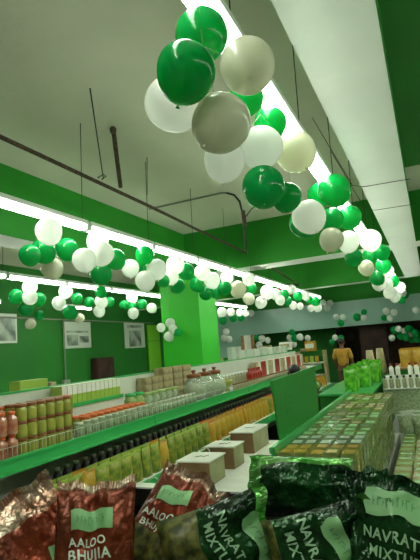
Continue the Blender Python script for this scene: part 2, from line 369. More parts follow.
# ------------------------------------------------------------------ balloons
def make_balloon(c):
    prof = []
    for i in range(17):
        a = math.pi * i / 16
        z = -math.cos(a)
        r = math.sin(a) * (1 + 0.05 * z)
        prof.append((max(r, 0.012), z * (1.12 if z < 0 else 1.0)))
    t = MB().lathe(prof, 28).build('balloon', 'bal_' + c)
    tag(t, 'balloon', 'balloon')
    MB().lathe([(0.02, -1.10), (0.035, -1.13), (0.03, -1.16), (0.09, -1.24), (0.07, -1.25)], 10).build('balloon_knot', 'bal_' + c, t)
    return t
BK = {c: Kind(make_balloon(c)) for c in 'GWP'}
CN = {'G': 'green', 'W': 'white', 'P': 'pearly off-white'}
BALLOONS = {
    'R': [
        (-0.59, 1.42, 2.70, 0.092, 'G'),
        (-0.54, 1.16, 2.41, 0.085, 'G'),
        (-0.43, 1.40, 2.52, 0.090, 'P'),
        (-0.72, 1.41, 2.48, 0.095, 'W'),
        (-0.50, 1.30, 2.30, 0.090, 'P'),
        (-0.65, 1.69, 2.35, 0.081, 'W'),
        (-0.68, 2.14, 2.83, 0.086, 'G'),
        (-0.67, 2.51, 2.85, 0.092, 'G'),
        (-0.71, 2.43, 2.69, 0.115, 'W'),
        (-0.61, 2.80, 2.77, 0.125, 'P'),
        (-0.72, 2.42, 2.46, 0.115, 'G'),
        (-0.71, 2.87, 2.52, 0.093, 'G'),
        (-0.64, 3.14, 2.44, 0.112, 'W'),
        (-0.74, 3.44, 2.48, 0.109, 'G'),
        (-0.56, 3.87, 2.81, 0.129, 'G'),
        (-0.71, 4.03, 2.84, 0.107, 'G'),
        (-0.69, 4.38, 2.70, 0.108, 'G'),
        (-0.60, 4.95, 2.83, 0.119, 'G'),
        (-0.70, 4.30, 2.50, 0.106, 'P'),
        (-0.69, 5.35, 2.66, 0.118, 'W'),
        (-0.55, 6.35, 2.83, 0.137, 'W'),
        (-0.68, 7.50, 2.81, 0.116, 'G'),
        (-0.69, 5.62, 2.52, 0.101, 'G'),
        (-0.50, 7.39, 2.82, 0.115, 'G'),
        (-0.68, 6.71, 2.53, 0.105, 'P'),
        (-0.62, 8.99, 2.83, 0.138, 'G'),
        (-0.62, 9.78, 2.83, 0.131, 'W'),
        (-0.68, 8.13, 2.53, 0.118, 'G'),
        (-0.68, 8.35, 2.46, 0.113, 'W'),
        (-0.67, 10.14, 2.62, 0.116, 'W'),
        (-0.64, 11.79, 2.83, 0.134, 'G'),
        (-0.59, 13.55, 2.83, 0.140, 'W'),
        (-0.65, 10.31, 2.46, 0.127, 'W'),
        (-0.65, 11.79, 2.46, 0.122, 'W'),
        (-0.65, 15.66, 2.83, 0.132, 'W'),
        (-0.59, 16.21, 2.83, 0.136, 'G'),
        (-0.67, 14.93, 2.58, 0.112, 'G'),
    ],
    'L1': [
        (-3.00, 3.26, 2.78, 0.118, 'W'),
        (-3.28, 3.31, 2.61, 0.100, 'G'),
        (-3.30, 3.50, 2.68, 0.118, 'G'),
        (-3.29, 3.83, 2.75, 0.116, 'G'),
        (-3.32, 3.64, 2.53, 0.110, 'P'),
        (-3.09, 4.08, 2.85, 0.114, 'W'),
        (-2.98, 4.00, 2.68, 0.124, 'W'),
        (-3.05, 3.80, 2.60, 0.118, 'W'),
        (-3.14, 4.45, 2.71, 0.118, 'G'),
        (-3.17, 4.22, 2.52, 0.118, 'G'),
        (-3.09, 5.01, 2.83, 0.117, 'G'),
        (-3.28, 5.14, 2.71, 0.114, 'G'),
        (-3.26, 4.93, 2.68, 0.111, 'W'),
        (-3.04, 5.20, 2.67, 0.126, 'W'),
        (-3.03, 4.89, 2.49, 0.120, 'W'),
        (-3.04, 5.70, 2.79, 0.123, 'W'),
        (-3.21, 5.85, 2.67, 0.118, 'W'),
        (-3.05, 6.03, 2.73, 0.121, 'G'),
        (-3.25, 6.12, 2.56, 0.109, 'G'),
        (-3.23, 5.67, 2.59, 0.089, 'G'),
        (-3.06, 6.60, 2.79, 0.123, 'W'),
        (-3.06, 6.94, 2.70, 0.128, 'W'),
        (-3.24, 6.75, 2.63, 0.118, 'G'),
        (-3.24, 7.07, 2.52, 0.114, 'G'),
        (-3.12, 7.73, 2.83, 0.114, 'W'),
        (-3.06, 7.44, 2.61, 0.119, 'G'),
        (-3.25, 7.50, 2.57, 0.102, 'G'),
        (-3.07, 8.10, 2.65, 0.150, 'P'),
        (-2.91, 8.28, 2.83, 0.119, 'W'),
        (-3.22, 9.28, 2.78, 0.102, 'G'),
        (-3.17, 8.91, 2.53, 0.118, 'P'),
        (-3.08, 9.87, 2.73, 0.150, 'W'),
        (-3.08, 9.38, 2.48, 0.123, 'W'),
        (-3.09, 10.50, 2.73, 0.124, 'W'),
        (-3.09, 11.23, 2.78, 0.120, 'G'),
        (-3.15, 11.04, 2.63, 0.118, 'W'),
        (-3.21, 11.96, 2.67, 0.109, 'G'),
        (-2.78, 10.81, 2.83, 0.103, 'W'),
        (-3.10, 12.62, 2.83, 0.132, 'G'),
        (-3.20, 12.41, 2.58, 0.105, 'W'),
        (-2.96, 12.94, 2.83, 0.116, 'W'),
        (-3.10, 14.72, 2.81, 0.150, 'G'),
        (-3.12, 13.99, 2.83, 0.116, 'G'),
        (-3.11, 15.06, 2.61, 0.123, 'W'),
        (-3.12, 16.62, 2.68, 0.118, 'W'),
        (-2.98, 16.50, 2.83, 0.107, 'W'),
        (-3.15, 16.15, 2.83, 0.115, 'W'),
        (-3.20, 13.15, 2.59, 0.096, 'W'),
        (-3.20, 14.48, 2.59, 0.105, 'W'),
    ],
    'L2': [
        (-5.76, 5.79, 2.83, 0.117, 'W'),
        (-5.67, 5.70, 2.65, 0.118, 'W'),
        (-5.86, 5.60, 2.68, 0.114, 'G'),
        (-5.85, 6.08, 2.66, 0.113, 'G'),
        (-5.86, 5.80, 2.50, 0.117, 'G'),
        (-5.86, 5.89, 2.25, 0.085, 'P'),
        (-5.85, 6.07, 2.40, 0.085, 'G'),
        (-5.61, 6.46, 2.79, 0.118, 'W'),
        (-5.76, 6.45, 2.61, 0.118, 'W'),
        (-5.56, 6.50, 2.43, 0.126, 'G'),
        (-5.84, 7.02, 2.73, 0.109, 'G'),
        (-5.84, 7.08, 2.37, 0.085, 'P'),
        (-5.49, 7.28, 2.83, 0.111, 'G'),
        (-5.57, 7.38, 2.66, 0.121, 'W'),
        (-5.84, 7.37, 2.68, 0.103, 'G'),
        (-5.83, 8.01, 2.72, 0.100, 'G'),
        (-5.83, 7.65, 2.52, 0.116, 'W'),
        (-5.63, 8.51, 2.83, 0.115, 'W'),
        (-5.82, 8.49, 2.68, 0.099, 'G'),
        (-5.84, 8.82, 2.68, 0.102, 'G'),
        (-5.82, 9.19, 2.74, 0.112, 'G'),
        (-5.76, 8.73, 2.51, 0.118, 'W'),
        (-5.81, 9.58, 2.66, 0.116, 'W'),
        (-5.61, 13.28, 2.68, 0.150, 'W'),
        (-5.62, 14.01, 2.71, 0.126, 'W'),
        (-5.77, 15.17, 2.75, 0.118, 'W'),
        (-5.62, 15.34, 2.72, 0.119, 'W'),
        (-5.77, 16.32, 2.77, 0.115, 'W'),
        (-5.60, 12.44, 2.54, 0.150, 'G'),
        (-5.62, 13.31, 2.43, 0.126, 'G'),
        (-5.61, 12.57, 2.77, 0.143, 'G'),
        (-5.62, 14.15, 2.52, 0.126, 'G'),
        (-5.78, 15.29, 2.57, 0.115, 'G'),
    ],
    'C': [
        (-5.09, 9.13, 2.24, 0.107, 'W'),
        (-5.29, 9.06, 2.16, 0.097, 'W'),
        (-5.11, 9.06, 1.95, 0.107, 'W'),
        (-4.99, 9.05, 2.10, 0.096, 'W'),
        (-4.85, 9.00, 2.02, 0.080, 'G'),
    ],
    'F': [
        (-6.75, 16.20, 2.18, 0.127, 'W'),
        (-6.86, 16.23, 1.97, 0.123, 'W'),
        (-6.65, 16.17, 1.91, 0.123, 'W'),
        (-5.41, 16.19, 1.83, 0.122, 'W'),
        (-5.54, 16.20, 1.61, 0.122, 'W'),
        (-5.21, 16.19, 1.76, 0.104, 'W'),
        (-5.61, 16.22, 1.87, 0.105, 'G'),
        (-4.43, 16.30, 1.78, 0.119, 'W'),
        (-4.03, 16.08, 1.77, 0.117, 'W'),
        (-4.23, 16.19, 1.75, 0.130, 'G'),
        (-4.30, 16.23, 1.55, 0.101, 'W'),
        (-4.32, 16.20, 1.96, 0.102, 'G'),
        (-3.80, 16.20, 1.72, 0.100, 'W'),
        (-2.78, 16.20, 2.33, 0.097, 'W'),
        (-2.56, 16.20, 2.30, 0.097, 'W'),
        (-2.65, 16.20, 2.12, 0.113, 'G'),
        (-2.89, 16.20, 1.66, 0.097, 'W'),
        (-2.70, 16.20, 1.63, 0.096, 'G'),
        (-3.01, 16.20, 1.52, 0.097, 'G'),
        (-2.12, 16.20, 2.26, 0.127, 'G'),
        (-1.91, 16.20, 2.21, 0.094, 'W'),
        (-1.88, 16.20, 2.40, 0.095, 'G'),
        (-1.21, 16.20, 2.36, 0.108, 'W'),
        (-0.98, 16.20, 2.30, 0.107, 'W'),
        (-1.12, 16.20, 2.13, 0.101, 'W'),
        (-1.30, 16.20, 2.15, 0.092, 'G'),
        (-0.91, 16.13, 1.77, 0.096, 'W'),
        (-1.14, 16.20, 1.51, 0.097, 'W'),
        (-1.05, 16.27, 1.74, 0.121, 'G'),
        (-0.76, 16.24, 1.69, 0.096, 'W'),
        (-0.61, 16.13, 1.74, 0.119, 'G'),
        (-0.45, 16.05, 1.60, 0.118, 'G'),
        (-0.75, 16.11, 1.50, 0.119, 'G'),
        (-0.57, 16.35, 1.42, 0.118, 'G'),
        (-0.88, 16.32, 1.54, 0.120, 'G'),
        (-0.42, 16.18, 1.41, 0.118, 'G'),
        (-0.57, 16.23, 1.58, 0.089, 'W'),
        (-0.34, 16.20, 2.30, 0.104, 'W'),
    ],
}
SPLIT = {'R': ([5, 10, 14, 18, 21, 25, 31, 37], 'under the right lamp row'), 'L1': ([5, 10, 15, 20, 24, 30, 37, 43, 49], 'under the middle lamp row'),
         'L2': ([7, 12, 17, 23, 33], 'under the left lamp row'), 'C': ([5], 'on the green column'), 'F': ([3, 7, 13, 19, 22, 26, 38], 'along the far blue-grey panel')}
rl = Vector((rt.x, rt.y, 0)).normalized()
for row, (cuts, where) in SPLIT.items():
    L = BALLOONS[row]
    a = 0
    for ci, b in enumerate(cuts):
        cl = L[a:b]
        cen = sum((Vector(q[:3]) for q in cl), Vector()) / len(cl)
        items = []
        for q in cl:
            d = Vector(q[:3]) - cen
            h, v = d.dot(rl), d.z
            th = 0.05
            pos = (('upper ' if v > th else 'lower ' if v < -th else '') + ('left' if h < -th else 'right' if h > th else '')).strip()
            pos = {'upper': 'top', 'lower': 'bottom', '': 'middle'}.get(pos, pos)
            items.append([q, '%s balloon' % CN[q[4]], pos])
        for it in items:
            same = [o for o in items if o[1] == it[1] and o[2] == it[2]]
            ex = ''
            if len(same) == 2:
                ex = ', nearer one' if it[0][1] == min(o[0][1] for o in same) else ', farther one'
            elif len(same) > 2:
                ys = sorted(o[0][1] for o in same)
                ex = ', ' + ['nearest', 'second nearest', 'third nearest', 'fourth nearest', 'fifth nearest', 'sixth nearest'][ys.index(it[0][1])] + ' one'
            if row == 'C': lab = '%s, %s of the small bunch %s' % (it[1], it[2], where)
            else: lab = '%s, %s of %s bunch %s%s' % (it[1], it[2], ORD[ci], {'F': 'from left along the far panel', 'R': 'from near end, right lamp row', 'L1': 'from near end, middle lamp row', 'L2': 'from near end, left lamp row'}[row], ex)
            q = it[0]
            o = BK[q[4]].put((q[0], q[1], q[2]), 0, lab, 'balloons ' + where, (q[3], q[3], q[3]))
            rnd = random.Random(int(q[0] * 1000 + q[1] * 77))
            o.rotation_euler = (rnd.uniform(-0.5, 0.5), rnd.uniform(-0.5, 0.5) + 0.3, rnd.uniform(0, 6))
        # the bunch is tied to a thin cord with a strand to each balloon
        top = {'R': 2.95, 'L1': 2.95, 'L2': 2.92, 'C': 3.2, 'F': 3.0}[row]
        knot = Vector((cen.x, cen.y, min(cen.z + 0.12, top - 0.02)))
        mb = MB().tube([knot, (knot.x, knot.y, top)], 0.0015, 4)
        for q in cl:
            dv = Vector(q[:3]) - knot
            if dv.length > q[3] + 0.01:
                mb.tube([knot, knot + dv * (1 - q[3] / dv.length)], 0.0012, 3)
        nm = {'R': 'right lamp row', 'L1': 'middle lamp row', 'L2': 'left lamp row', 'C': 'green column', 'F': 'far panel'}[row]
        tag(mb.build('hanging_string', 'conduit'), 'thin cord tying the %s bunch of balloons at the %s' % (ORD[ci], nm), 'cord')
        a = b

# ------------------------------------------------------------------ the jar shelf on the left
DZ, LZ = 1.06, 0.66            # upper and lower deck heights
FX, BX = -2.33, -2.9           # front edge and back panel of the run
def shelf_unit(y0, y1, lb):
    t = tag(empty('shelf_unit', (0, y0, 0)), lb, 'shelf', 'green edged shelf units in one run')
    n = y1 - y0
    MB().box(BX, FX - 0.01, 0.003, n - 0.003, DZ - 0.03, DZ).build('upper_deck', 'white_metal', t)
    mb = MB().box(FX - 0.012, FX, 0.003, n - 0.003, DZ - 0.075, DZ + 0.022, b=0.003)
    mb.box(FX, FX + 0.012, 0.003, n - 0.003, DZ - 0.072, DZ - 0.058).box(FX, FX + 0.012, 0.003, n - 0.003, DZ + 0.004, DZ + 0.02)
    mb.build('upper_price_rail', 'green_shelf', t)
    MB().box(BX, -2.11, 0.003, n - 0.003, LZ - 0.03, LZ).build('lower_deck', 'white_metal', t)
    MB().box(-2.11, -2.095, 0.003, n - 0.003, LZ - 0.075, LZ + 0.015, b=0.003).build('lower_price_rail', 'green_shelf', t)
    MB().box(BX - 0.03, BX, 0.003, n - 0.003, 0.1, 1.405).build('back_panel', 'white_board', t)
    MB().box(BX - 0.035, BX + 0.005, 0.003, n - 0.003, 1.405, 1.42).build('panel_cap', 'green_shelf', t)
    MB().box(-3.36, BX - 0.03, 0.003, n - 0.003, 1.26, 1.28).build('rear_top_deck', 'white_metal', t)
    MB().box(-3.36, -2.13, 0.003, n - 0.003, 0.0, 0.12).build('plinth', 'dark_brown', t)
    for yy in (0.003, n - 0.043):
        MB().box(BX - 0.07, BX - 0.03, yy, yy + 0.04, 0.1, 1.25).build('upright', 'white_metal', t)
    f = MB()
    f.tube([(FX - 0.03, 0.02, DZ + 0.075), (FX - 0.03, n - 0.02, DZ + 0.075)], 0.003, 4)
    f.tube([(FX - 0.03, 0.02, DZ + 0.01), (FX - 0.03, n - 0.02, DZ + 0.01)], 0.0025, 4)
    k = int(n / 0.035)
    for i in range(k + 1):
        y = 0.02 + (n - 0.04) * i / k
        f.tube([(FX - 0.03, y, DZ), (FX - 0.03, y, DZ + 0.075)], 0.0018, 4)
    f.build('wire_fence', 'steel', t)
for i, (a, b, lb) in enumerate([(1.35, 3.78, 'green edged shelf unit carrying pink bottles and the tiers of yellow-green jars'),
                                (3.78, 6.2, 'green edged shelf unit carrying the large round glass jars'),
                                (6.2, 8.6, 'green edged shelf unit carrying the red bottles'),
                                (8.6, 11.0, 'green edged shelf unit at the far end of the jar shelf')]):
    shelf_unit(a, b, lb)

def jar(name, cat, r, h, body, lid, lidh=0.022, neck=0.92, n=12, glass=False, waist=0.0, lidr=None):
    t = tag(empty(name), name, cat)
    lr = lidr or r * neck
    MB().lathe([(r * 0.9, 0), (r, h * 0.06), (r * (1 - waist), h * 0.4), (r, h * 0.72), (r * 0.97, h * 0.82), (lr * 0.93, h * 0.93), (lr * 0.93, h)], n).build('jar_body', body, t)
    if glass:
        MB().lathe([(r * 0.82, 0.006), (r * 0.88, h * 0.1), (r * 0.86, h * 0.6), (r * 0.5, h * 0.66)], n).build('jar_contents', glass, t)
    MB().lathe([(lr, 0), (lr * 1.03, 0.003), (lr * 1.03, lidh * 0.85), (lr * 0.94, lidh)], n, c=(0, 0, h)).build('jar_lid', lid, t)
    return t

# pink sauce bottles, two tiers at the left edge
pb = Kind(jar('sauce_bottle', 'bottle', 0.037, 0.12, 'pink', 'orange_lid', 0.018, 0.6))
for tier in range(2):
    for r_ in range(2):
        for k in range(5):
            pb.put((-2.415 - r_ * 0.08, 1.93 + k * 0.08, DZ + tier * 0.138), 0,
                   'pink sauce bottle with orange cap, %s tier, %s row at the shelf end' % (['lower', 'upper'][tier], ['front', 'second'][r_]), 'pink sauce bottles at the left end')
# yellow-green pickle jars, three tiers
yj = Kind(jar('pickle_jar', 'jar', 0.039, 0.083, 'yg', 'brown_lid', 0.02, 0.95))
for tier in range(3):
    for r_ in range(2):
        for k in range(6):
            yj.put((-2.42 - r_ * 0.085, 2.33 + k * 0.083, DZ + tier * 0.1035), 0,
                   'yellow-green pickle jar with brown lid, %s tier, %s row' % (['bottom', 'middle', 'top'][tier], ['front', 'second'][r_]), 'yellow-green pickle jars stacked three high')
oj = Kind(jar('pickle_jar', 'jar', 0.045, 0.125, 'yg', 'orange_lid', 0.02, 0.95))
for tier in range(2):
    for k in range(12):
        oj.put((-2.66, 1.98 + k * 0.095, DZ + tier * 0.146), 0, 'yellow pickle jar with orange lid in the rear row, %s tier' % ['lower', 'upper'][tier], 'rear row of yellow jars with orange lids')
# clear jars behind the wire fence
cj = Kind(jar('glass_jar', 'jar', 0.042, 0.095, 'clear_block', 'steel', 0.012, 0.8))
for k in range(22):
    cj.put((-2.42, 2.87 + k * 0.088, DZ), 0, 'small clear jar with metal lid in the front row behind the wire fence', 'small clear jars behind the wire fence')
rj = Kind(jar('pickle_jar', 'jar', 0.042, 0.10, 'yg', 'orange_lid', 0.02, 0.95))
for r_ in range(2):
    for k in range(10):
        rj.put((-2.53 - r_ * 0.09, 3.17 + k * 0.088 - 0.09, DZ), 0, 'orange lidded jar behind the small clear jars, %s row' % ['front', 'rear'][r_], 'orange lidded jars behind the clear ones')
# small raised riser with lime boxes
rs = tag(empty('display_riser', (-2.8, 3.05, DZ)), 'small green edged riser holding the lime boxes above the orange lids', 'riser')
MB().box(-0.09, 0.09, 0, 0.80, 0.19, 0.205).build('riser_top', 'white_metal', rs)
MB().box(0.09, 0.10, 0, 0.80, 0.18, 0.21).build('riser_edge', 'green_shelf', rs)
MB().box(0.07, 0.085, 0, 0.80, 0.0, 0.19).build('riser_front', 'white_board', rs)
def carton(name, sx, sy, sz, m_top, m_side, cat='box', flap=True):
    t = tag(empty(name), name, cat)
    MB().box(-sx / 2, sx / 2, -sy / 2, sy / 2, 0, sz, b=min(sx, sy) * 0.03).build('box_body', m_side, t)
    MB().box(-sx / 2 * 0.96, sx / 2 * 0.96, -sy / 2 * 0.96, sy / 2 * 0.96, sz - 0.0005, sz + 0.002).build('box_top', m_top, t)
    return t
sb0 = carton('snack_box', 0.12, 0.058, 0.15, 'paper', 'lime_box')
MB().box(0.06, 0.0615, -0.027, 0.027, 0.075, 0.147).build('white_band', 'paper', sb0)
lb_ = Kind(sb0)
for k in range(13):
    lb_.put((-2.79, 3.085 + k * 0.061, DZ + 0.205), 0, 'lime green and white box standing on the riser', 'lime boxes in a row on the riser')
# barrel jars, clear packs
bj = Kind(jar('barrel_jar', 'jar', 0.062, 0.17, 'green_fill', 'green_shelf', 0.03, 0.8, waist=-0.06))
for k, lb in enumerate(['green barrel jar with green lid, left of the pair', 'green barrel jar with green lid, right of the pair']):
    bj.put((-2.68, 3.93 + k * 0.14, DZ), 0, lb, 'green barrel jars')
cp = Kind(jar('round_tub', 'tub', 0.062, 0.15, 'clear_block', 'green_fill', 0.03, 0.95, waist=-0.03))
for k in range(5):
    cp.put((-2.68, 4.22 + k * 0.135, DZ), 0, 'clear tub with dull green lid right of the barrel jars', 'clear tubs right of the barrel jars')
bb = Kind(carton('biscuit_box', 0.12, 0.11, 0.075, 'beige', 'beige'))
for tier in range(5):
    for k in range(9):
        if tier > 3 and (k < 3): continue
        bb.put((-2.83 + (k % 2) * 0.01, 4.42 + k * 0.118, DZ + tier * 0.078), 0, 'small beige box in the stack behind the round jars, tier %s from the bottom' % ['one', 'two', 'three', 'four', 'five'][tier], 'beige boxes stacked behind the jars')
yp = Kind(carton('flat_pack', 0.2, 0.13, 0.05, 'yellow', 'yellow_green'))
for k in range(10):
    yp.put((-3.08, 3.75 + k * 0.14, 1.28 + (0.051 if k > 2 else 0)), 0, 'flat yellow pack lying on the rear top deck', 'yellow packs along the rear top deck')
    if k > 2: yp.put((-3.08, 3.75 + k * 0.14, 1.28), 0, 'flat yellow pack under another on the rear top deck', 'yellow packs along the rear top deck')
for y, sz, sy, m, lb in [(2.85, 0.10, 0.12, 'paper', 'small white box on the rear deck at the left edge'), (3.13, 0.20, 0.32, 'lime_box', 'lime green carton with dark openings standing behind the jar shelf'), (3.36, 0.16, 0.07, 'beige', 'narrow beige box behind the jar shelf')]:
    t = tag(empty('display_box', (-3.15, y, 1.28)), lb, 'box')
    MB().box(-0.06, 0.06, -sy / 2, sy / 2, 0, sz, b=0.004).build('box_body', m, t)
    if sy > 0.3:
        MB().box(0.06, 0.064, -0.14, 0.02, 0.015, 0.09).build('white_label', 'paper', t)
        MB().box(0.06, 0.064, 0.05, 0.09, 0.02, 0.12).box(0.06, 0.064, 0.11, 0.145, 0.02, 0.12).build('dark_opening', 'black', t)
hb = [Kind(carton('grocery_box', 0.09, 0.13, 0.27, 'paper', m, 'box')) for m in ('beige', 'poster', 'red', 'white_board')]
for k in range(24):
    c = (k * 7 + k // 3) % 4
    hb[c].put((-2.80, 7.85 + k * 0.137, DZ), random.uniform(-0.1, 0.1), 'tall %s grocery box at the back of the far shelf units' % ['beige', 'pale green', 'red', 'white'][c], 'tall grocery boxes on the far shelf units')
    if k % 3 != 1:
        hb[(c + 1) % 4].put((-3.1, 7.6 + k * 0.14, 1.28 + (0.066 if k < 3 else 0)), random.uniform(-0.1, 0.1), 'tall %s grocery box on the rear top deck of the far units' % ['beige', 'pale green', 'red', 'white'][(c + 1) % 4], 'tall grocery boxes on the rear top deck')
# large round glass jars with dark red lids
def globe_jar():
    t = tag(empty('globe_jar'), 'jar', 'jar')
    MB().lathe([(0.08, 0), (0.115, 0.03), (0.135, 0.09), (0.135, 0.14), (0.11, 0.2), (0.075, 0.235), (0.075, 0.25)], 20).build('jar_body', 'glass', t)
    MB().lathe([(0.075, 0.008), (0.105, 0.035), (0.122, 0.09), (0.12, 0.14), (0.07, 0.165)], 20).build('jar_contents', 'glass_fill', t)
    MB().lathe([(0.082, 0), (0.084, 0.03), (0.07, 0.042), (0.02, 0.045), (0.02, 0.06), (0.03, 0.075), (0.015, 0.085)], 18, c=(0, 0, 0.25)).build('jar_lid', 'brown_lid', t)
    return t
gj = Kind(globe_jar())
for k, lb in enumerate(['large round glass jar with dark lid, nearest of three', 'large round glass jar with dark lid, middle of three', 'large round glass jar with dark lid, farthest of three']):
    gj.put((-2.52, 4.98 + k * 0.285, DZ), 0, lb, 'large round glass jars')
def bowl_():
    t = MB().lathe([(0.04, 0), (0.045, 0.01), (0.03, 0.03), (0.05, 0.07), (0.085, 0.11), (0.09, 0.15), (0.085, 0.15), (0.078, 0.112), (0.045, 0.08)], 18).build('footed_bowl', 'yg')
    return tag(t, 'small footed amber bowl just past the large glass jars', 'bowl')
bowl_().location = (-2.5, 5.86, DZ)
sj = Kind(jar('spice_jar', 'jar', 0.028, 0.07, 'beige', 'brown_lid', 0.015, 0.9))
for k in range(44):
    sj.put((-2.41, 5.92 + k * 0.09, DZ), 0, 'tiny spice jar with brown lid in the front row past the large jars', 'tiny spice jars in the front row')
tj = Kind(jar('tall_jar', 'jar', 0.045, 0.16, 'glass_fill', 'white_metal', 0.02, 0.9))
for k in range(14):
    tj.put((-2.72, 6.0 + k * 0.12, DZ), 0, 'tall mottled jar with white lid in the rear row', 'tall jars with white lids')
rb = Kind(jar('red_bottle', 'bottle', 0.05, 0.2, 'red', 'red', 0.03, 0.45))
for k in range(5):
    rb.put((-2.48, 6.70 + k * 0.11, DZ), 0, 'red bottle standing on the jar shelf left of the green divider', 'red bottles in a row')
bl = Kind(carton('blue_pack', 0.16, 0.3, 0.03, 'blue', 'blue', 'pack'))
for k in range(8):
    bl.put((-3.06, 6.95 + (k % 4) * 0.33, 1.28 + (k // 4) * 0.033), 0, 'flat blue pack on the rear top deck beside the column, %s layer' % ['lower', 'upper'][k // 4], 'blue packs on the rear top deck')

# ------------------------------------------------------------------ lower deck: pouches and dark bottles
def pouch(name, w, h, d, m, seal, bulge=1.0):
    """A filled upright pouch facing +X, gusset base, flat crimped top."""
    t = tag(empty(name), name, 'pouch')
    vs = []; fs = []
    nu, nv = 8, 9
    for side in (1, -1):
        for j in range(nv):
            v = j / (nv - 1)
            for i in range(nu):
                u = i / (nu - 1) * 2 - 1
                th = d / 2 * (1 - abs(u) ** 2.6) ** 0.6 if abs(u) < 1 else 0
                th *= (1 - v ** 3) ** 0.7 if v < 1 else 0.0
                wob = 0.06 * math.sin(9 * v + 4 * u)
                vs.append((side * th * (1 + wob), u * w / 2 * (1 - 0.05 * math.sin(math.pi * v)), v * h * 0.93))
    for s_ in range(2):
        o = s_ * nu * nv
        for j in range(nv - 1):
            for i in range(nu - 1):
                q = (o + j * nu + i, o + j * nu + i + 1, o + (j + 1) * nu + i + 1, o + (j + 1) * nu + i)
                fs.append(q if s_ == 0 else q[::-1])
    MB().add(vs, fs, 0, True).build('pouch_body', m, t)
    MB().box(-0.002, 0.002, -w / 2, w / 2, h * 0.925, h).build('crimped_seal', seal, t)
    return t
cols = [('yellow_green', 'yellow-green', 'lime_box'), ('yellow', 'yellow', 'yellow'), ('orange_pack', 'orange and yellow', 'orange_lid')]
PK = [Kind(pouch('snack_pouch', 0.136, 0.22, 0.07, c[0], c[2])) for c in cols]
y = 2.0
k = 0
while y < 10.6:
    ci = 0 if y < 4.6 else (1 if y < 6.6 else 2)
    if k % 7 == 5: ci = (ci + 1) % 3
    for r_ in range(2):
        PK[ci].put((-2.20 - r_ * 0.09, y, LZ), random.uniform(-0.12, 0.12), '%s snack pouch standing in the %s row of the lower shelf' % (cols[ci][1], ['front', 'second'][r_]), '%s pouches on the lower shelf' % cols[ci][1])
    y += 0.14
    k += 1
dk = Kind(jar('dark_bottle', 'bottle', 0.035, 0.21, 'black', 'clear_block', 0.02, 0.6))
for k in range(60):
    dk.put((-2.48, 2.6 + k * 0.1, LZ), 0, 'dark bottle behind the pouches on the lower shelf', 'dark bottles at the back of the lower shelf')
rp = Kind(carton('red_packet', 0.1, 0.1, 0.13, 'red', 'red', 'packet'))
for k in range(8):
    rp.put((-2.38, 3.0 + k * 0.12, LZ), 0, 'small red packet behind the yellow-green pouches', 'red packets on the lower shelf')

# ------------------------------------------------------------------ white platform with cartons
PZ = 0.52
pf = tag(empty('display_platform', (-2.08, 2.2, 0)), 'low white platform between the jar shelf and the tea cartons', 'platform')
MB().box(0.0, 0.93, 0, 3.3, PZ - 0.05, PZ, b=0.004).build('platform_top', 'paper', pf)
MB().box(0.02, 0.91, 0.03, 3.27, 0, PZ - 0.05).build('platform_base', 'white_metal', pf)
def parcel(x0, x1, y0, y1, z1, lb):
    t = tag(empty('parcel_box', ((x0 + x1) / 2, (y0 + y1) / 2, PZ)), lb, 'box', 'white topped brown boxes on the platform')
    a, b, h = (x1 - x0) / 2, (y1 - y0) / 2, z1 - PZ
    mb = MB().box(-a, a, -b, b, 0, h - 0.012, b=0.004)
    mb.build('box_body', 'carton_brown', t)
    MB().box(a, a + 0.003, -b + 0.01, b - 0.01, 0.01, h - 0.014).build('box_end_panel', 'carton_side', t)
    MB().box(-a - 0.012, a + 0.012, -b - 0.012, b + 0.012, h - 0.012, h, b=0.003).build('paper_lid', 'paper', t)
    pts = [(-a * 0.3 + 0.05 * math.cos(u * 0.7), b + 0.014, h - 0.01 + 0.05 * math.sin(u * 0.7)) for u in range(0, 5)]
    MB().tube(pts, 0.004, 5).build('string_handle', 'white_metal', t)
    MB().tube([(-0.04, -0.03, h + 0.003), (0.0, 0.01, h + 0.004), (0.03, -0.01, h + 0.004), (0.05, 0.05, h + 0.003)], 0.0025, 4).build('string_loop', 'black', t)
parcel(-2.04, -1.77, 2.75, 3.08, 0.70, 'brown box with a white paper lid, nearest of the four on the platform')
parcel(-2.06, -1.77, 3.65, 3.97, 0.72, 'brown box with a white paper lid, second nearest of the four on the platform')
parcel(-2.06, -1.78, 4.2, 4.46, 0.72, 'brown box with a white paper lid, third nearest of the four on the platform')
parcel(-2.06, -1.81, 4.82, 5.32, 0.735, 'brown box with a white paper lid, farthest of the four on the platform')

